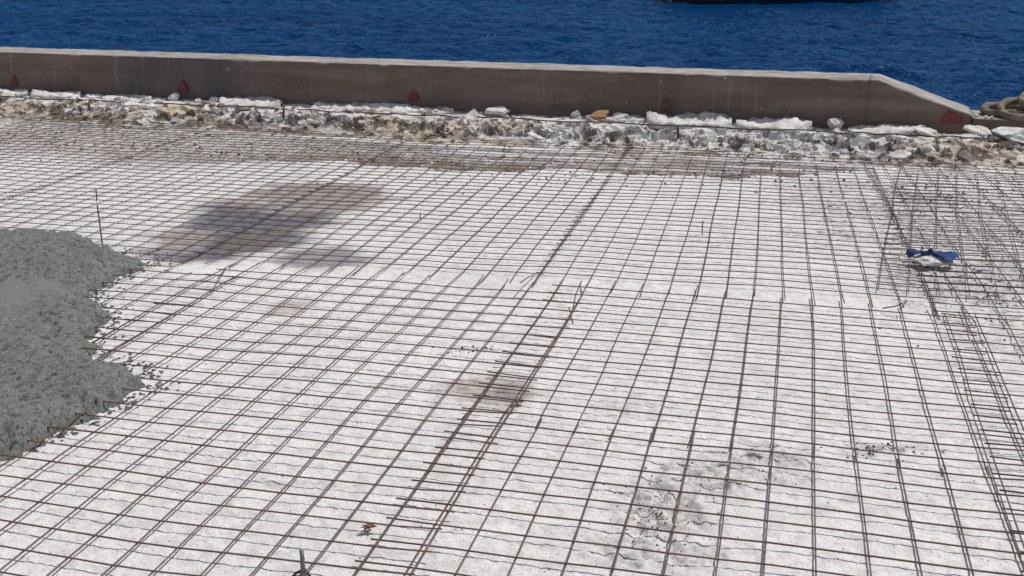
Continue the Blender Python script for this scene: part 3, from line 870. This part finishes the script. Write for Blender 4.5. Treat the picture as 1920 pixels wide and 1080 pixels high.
# 1 splashes round the wet concrete
sp = []
wpx = [p for p in WET_PX if -20 < p[0]]
for i in range(420):
    k = random.randrange(4, len(wpx) - 2)
    t = random.random()
    px = wpx[k][0] * (1 - t) + wpx[k + 1][0] * t + abs(random.gauss(0, 26)); py = wpx[k][1] * (1 - t) + wpx[k + 1][1] * t + random.gauss(4, 8)
    x, y, _ = G(px, py); sp.append([x, y, 0, random.uniform(0.004, 0.014) * (1.5 if random.random() < 0.1 else 1)])
hs = height_many([p[0] for p in sp], [p[1] for p in sp])
for p, h in zip(sp, hs): p[2] = h
crumbs('concrete_splashes', sp, M_wet, 1)
# 2 dark debris on the rough right side and in the channel
sp = []
def scatter(px, py, rx, ry, n, r0, r1):
    for _ in range(n):
        x, y, _z = G(max(-200, random.gauss(px, rx)), max(235, random.gauss(py, ry))); sp.append([x, y, 0, random.uniform(r0, r1)])
scatter(1790, 405, 100, 50, 420, 0.004, 0.010)
scatter(1850, 350, 90, 14, 90, 0.006, 0.017)
scatter(1830, 560, 70, 40, 90, 0.004, 0.010)
scatter(1235, 965, 40, 38, 190, 0.002, 0.006)
scatter(1640, 842, 40, 9, 60, 0.003, 0.008)
scatter(1440, 890, 60, 30, 50, 0.002, 0.005)
scatter(1000, 330, 300, 8, 90, 0.005, 0.014)
scatter(1300, 330, 250, 16, 120, 0.006, 0.018)
scatter(880, 655, 25, 4, 30, 0.004, 0.008)
scatter(960, 740, 60, 20, 40, 0.002, 0.005)
scatter(400, 285, 260, 16, 120, 0.006, 0.016)
for _ in range(520):                       # thinly everywhere
    x, y, _z = G(random.uniform(0, 1920), 340 + 740 * random.random() ** 1.0); sp.append([x, y, 0, random.uniform(0.0015, 0.0045)])
hs = height_many([p[0] for p in sp], [p[1] for p in sp])
for p, h in zip(sp, hs): p[2] = h
crumbs('dark_debris', sp, M_crumb, 2)
# 3 pale and brown gravel in the dirty channel
for nm, m_, cnt, sd in (('pale_gravel', M_white, 700, 3), ('brown_gravel', M_grey, 900, 4)):
    sp = []
    while len(sp) < cnt:
        s = random.uniform(-1.5, 13); n = random.uniform(-2.3, -0.5)
        if n < np.interp(s, EDGE_S, EDGE_N) - 0.05: continue
        x, y, _z = kp(s, n); sp.append([x, y, 0, random.uniform(0.006, 0.022)])
    hs = height_many([p[0] for p in sp], [p[1] for p in sp])
    for p, h in zip(sp, hs): p[2] = h
    crumbs(nm, sp, m_, sd)

# ------------------------------------------------------------------ small things
# thin marker stake
bx, by, _ = G(193, 466); tx_, ty_, _ = bx - 0.035, by, 0
st = empty('marker_stake', (bx, by, 0)); tag(st, 'thin steel stake standing upright behind the wet concrete', 'stake')
bar('stake_rod', [(0, 0, -0.02), (-0.004, 0, 0.14), (-0.008, 0, 0.27), (-0.007, 0, 0.38)], 0.0046, M_wire_grey, st, 6)
bar('tape', [(-0.008, 0, 0.275), (-0.008, 0, 0.305)], 0.0068, M_tape, st, 8)
# short pin at the bottom edge
bx, by, _ = G(568, 1078)
pn = empty('level_pin', (bx, by, on_ground(bx, by))); tag(pn, 'short grey steel pin standing on a small foot near the bottom edge', 'pin')
bar('pin_shaft', [(0, 0, 0), (0.001, 0, 0.008), (0, 0, 0.02), (0.001, 0, 0.032), (0, 0, 0.044), (0.001, 0, 0.056), (0, 0, 0.068), (0.0, 0, 0.087)], 0.0068, M_pin, pn, 8, 0.12)
for dx, dy in ((-0.03, -0.008), (0.026, -0.012), (0.004, 0.03)):
    bar('foot', [(0, 0, 0.018), (dx * 0.6, dy * 0.6, 0.012), (dx, dy, 0.0)], 0.0045, M_rebar, pn, 5)
for px, y0, y1, lab in ((1317, 442, 414, 'small dark pin standing upright between the wires right of centre'), (789, 413, 398, 'tiny dark pin right of the big dark stain')):
    bx, by, _ = G(px, y1 + (y0 - y1)); hgt = (y0 - y1) * (Q * H / (y0 + 111)) / F / CP
    tag(bar('small_pin', [(bx, by, -0.01), (bx - 0.004, by, hgt * 0.5), (bx, by, hgt)], 0.0035, M_rebar), lab, 'pin')
# bent loose wire ends
for pts, lab, m_ in (([(1002, 515), (990, 520), (976, 530)], 'loose wire end bent left at the foot of the middle lap', M_wire_grey),
                     ([(1074, 607), (1070, 590), (1067, 577)], 'bent rusty wire tip standing at the lap in the centre', M_wire),
                     ([(1090, 527), (1088, 535), (1090, 550)], 'pointed wire tip standing at the far end of the central lap', M_wire_grey),
                     ([(1655, 578), (1680, 574), (1700, 565), (1688, 580)], 'thin bent tie wire lying left of the messy right hand lap', M_wire_grey),
                     ([(424, 502), (416, 512), (408, 522)], 'wire end sticking up right of the wet concrete', M_wire_grey)):
    q = []
    for i, (a, c) in enumerate(pts):
        zc_ = (0.02, 0.05, 0.085, 0.03)[i]
        q.append(G(a, c, zc_))
    tag(bar('loose_wire', q, 0.0036, m_, sides=5), lab, 'loose wire')
# dry leaf and straw tuft
def leaf(px, py, size, mat, name, label, cat, nblade):
    bx, by, _ = G(px, py, 0.02)
    V, Fc = [], []
    for k in range(nblade):
        a = 6.28 * k / nblade + random.uniform(-0.3, 0.3); L = size * random.uniform(0.7, 1.2); w = size * 0.28
        up = random.uniform(0.2, 0.9)
        d = Vector((math.cos(a), math.sin(a), 0)); p = Vector((-d.y, d.x, 0)); o = len(V)
        V += [Vector((0, 0, 0)), d * L * 0.5 + p * w + Vector((0, 0, L * up * 0.5)), d * L + Vector((0, 0, L * up * 0.55)), d * L * 0.5 - p * w + Vector((0, 0, L * up * 0.42))]
        Fc += [(o, o + 1, o + 2), (o, o + 2, o + 3)]
    o = link(name, mesh(name, V, Fc, False, mat)); o.location = (bx, by, 0.014)
    tag(o, label, cat)
leaf(691, 988, 0.028, M_leaf, 'dry_leaf', 'crumpled reddish brown dry leaf caught on a wire in the lower middle', 'leaf', 7)
leaf(973, 752, 0.030, M_straw, 'straw_tuft', 'small yellow brown tuft caught on the central lap beside the rusty stain', 'straw', 9)

# blue cloth on a white lump
bx, by, _ = G(1752, 500)
lump_o = link('concrete_chunk', rock_mesh('concrete_chunk', 611, M_white, 3)); lump_o.location = (bx - 0.0, by + 0.02, 0.03); lump_o.scale = (0.15, 0.075, 0.045)
tag(lump_o, 'white concrete lump under the blue cloth on the right', 'concrete chunk')
u = np.linspace(0, 1, 40); w = np.linspace(0, 1, 16)
U, Wv = np.meshgrid(u, w)
cx = (U - 0.5) * 0.335
wid = 0.045 + 0.13 * np.exp(-((U - 0.72) / 0.16) ** 2) + 0.02 * np.sin(U * 9)
cy = (0.5 - Wv) * wid - 0.02 * (U - 0.4) - 0.03 * np.exp(-((U - 0.72) / 0.16) ** 2)
cz = 0.052 + 0.030 * np.sin(U * 8 + 1) * np.sin(Wv * 3.1) + 0.02 * (fbm(U * 6, Wv * 3, 3, 600) - 0.5) * 2 - 0.035 * np.exp(-((U - 0.72) / 0.12) ** 2) * Wv + 0.030 * np.exp(-((U - 0.48) / 0.05) ** 2) * (1 - Wv)
cz = cz - 0.02 * (np.abs(U - 0.5) * 2) ** 3
me, _ = grid_mesh('blue_cloth', np.stack([cx, cy, cz], -1)); me.materials.append(M_cloth)
cl = link('blue_cloth', me); cl.location = (bx - 0.005, by + 0.045, 0.024); cl.scale = (0.88, 0.88, 0.9)
so = cl.modifiers.new('thickness', 'SOLIDIFY'); so.thickness = 0.003
tag(cl, 'crumpled dark blue cloth lying on a white lump at the right', 'cloth')

# mooring rope lying in loops on the low kerb
rope = empty('mooring_rope', kp(s_at(1900, 0.2, ZLOW), 0.2, ZLOW), math.atan2(T[1], T[0]))
tag(rope, 'thick tan mooring rope lying in loops on the low kerb at the right edge', 'rope')
def loop(cx, cy, rx, ry, cz, tilt, a0, a1, r=0.036):
    pts = []
    for t in np.linspace(a0, a1, 46):
        pts.append((cx + rx * math.cos(t), cy + ry * math.sin(t), cz + tilt * math.sin(t) + 0.012 * math.sin(3 * t)))
    V, Fc = [], []
    sides = 18
    P_ = [Vector(p) for p in pts]
    for i, p in enumerate(P_):
        d = (P_[min(i + 1, len(P_) - 1)] - P_[max(i - 1, 0)]).normalized(); a = d.cross(Vector((0, 0, 1))).normalized(); b_ = a.cross(d)
        for k in range(sides):
            th = 2 * math.pi * k / sides + i * 0.42
            rr = r * (0.90 + 0.16 * abs(math.cos(1.5 * 2 * math.pi * k / sides)))
            V.append(p + a * rr * math.cos(th) + b_ * rr * math.sin(th))
    for i in range(len(P_) - 1):
        for k in range(sides): Fc.append((i * sides + k, i * sides + (k + 1) % sides, (i + 1) * sides + (k + 1) % sides, (i + 1) * sides + k))
    Fc += [tuple(range(sides)), tuple((len(P_) - 1) * sides + k for k in range(sides))]
    link('rope_loop', mesh('rope_loop', V, Fc, True, M_rope), rope)
loop(0.22, -0.02, 0.34, 0.20, 0.075, 0.065, 0, 6.28)
loop(0.02, 0.12, 0.27, 0.15, 0.045, 0.02, 0.4, 6.0)
loop(0.42, 0.06, 0.36, 0.20, 0.150, 0.05, 1.0, 7.2)
for k, (px, n_, sz) in enumerate(((1822, 0.08, 0.018), (1832, 0.12, 0.022), (1848, 0.05, 0.02), (1860, 0.03, 0.02))):
    o = link('pebble', VAR['w'][k]); o.location = kp(s_at(px, n_, ZLOW), n_, ZLOW + 0.012); o.scale = (sz, sz, sz)
    tag(o, 'small white pebble on the low kerb left of the rope', 'pebble', 'pebbles beside the rope')

# ------------------------------------------------------------------ boat whose hull meets the water at the top of the picture
zc = Q * (H - SEA) / (3 + 111)
bxm = (1462 - 960) / F * zc; bym = (zc - (H - SEA) * SP) / CP
boat = empty('moored_boat', (bxm, bym, SEA), R(2)); tag(boat, 'dark navy boat hull at the top edge of the photo with its reflection below it', 'boat')
LB = 15.0
st_n = 40
rows = []
for i in range(st_n + 1):
    t = i / st_n; xx = (t - 0.5) * LB
    bw = 2.6 * (1 - max(0, (t - 0.62) / 0.38) ** 2.2) * (0.86 + 0.14 * min(1, t / 0.12)); bw = max(bw, 0.03)
    sheer = 1.9 + 1.3 * max(0, (t - 0.45) / 0.55) ** 2
    fl = 0.75 if t < 0.9 else 0.6
    rows.append([(xx, -bw * 0.15, -0.8), (xx, -bw * fl, -0.55), (xx, -bw * 0.93, 0.05), (xx, -bw * 0.95, 0.28), (xx + (0.5 * t ** 6), -bw, sheer),
                 (xx + (0.5 * t ** 6), bw, sheer), (xx, bw * 0.95, 0.28), (xx, bw * 0.93, 0.05), (xx, bw * fl, -0.55), (xx, bw * 0.15, -0.8)])
k = 10
V = [p for r_ in rows for p in r_]
Fc, mi = [], []
for i in range(st_n):
    for j in range(k):
        Fc.append((i * k + j, (i + 1) * k + j, (i + 1) * k + (j + 1) % k, i * k + (j + 1) % k)); mi.append(1 if (j in (0, 1, 2, 6, 7, 8, 9) and i < 9) else (2 if j == 4 else 0))
Fc += [tuple(range(k)), tuple(st_n * k + j for j in range(k))]; mi += [0, 0]
me = mesh('hull', V, Fc); me.materials.append(M_hull); me.materials.append(M_boot); me.materials.append(M_wall)
me.polygons.foreach_set('material_index', mi)
for p_ in me.polygons:
    if p_.material_index == 2: p_.material_index = 1
link('hull', me, boat)
def box(name, c, d, mat, parent):
    (x, y, z), (a, b_, h) = c, d
    v, f = prism([(x - a, y - b_), (x + a, y - b_), (x + a, y + b_), (x - a, y + b_)], z, z + h)
    return link(name, mesh(name, v, f, mat=mat), parent)
box('wheelhouse', (-3.4, 0, 1.9), (2.2, 1.6, 2.3), M_hull, boat)
for q in range(4): box('window', (-4.9 + q * 1.0, -1.605, 3.2), (0.36, 0.02, 0.55), M_glass, boat)
box('roof', (-3.4, 0, 4.2), (2.4, 1.8, 0.12), M_hull, boat)
bar('mast', [(-2.6, 0, 4.3), (-2.6, 0, 8.5)], 0.07, M_hull, boat, 8)
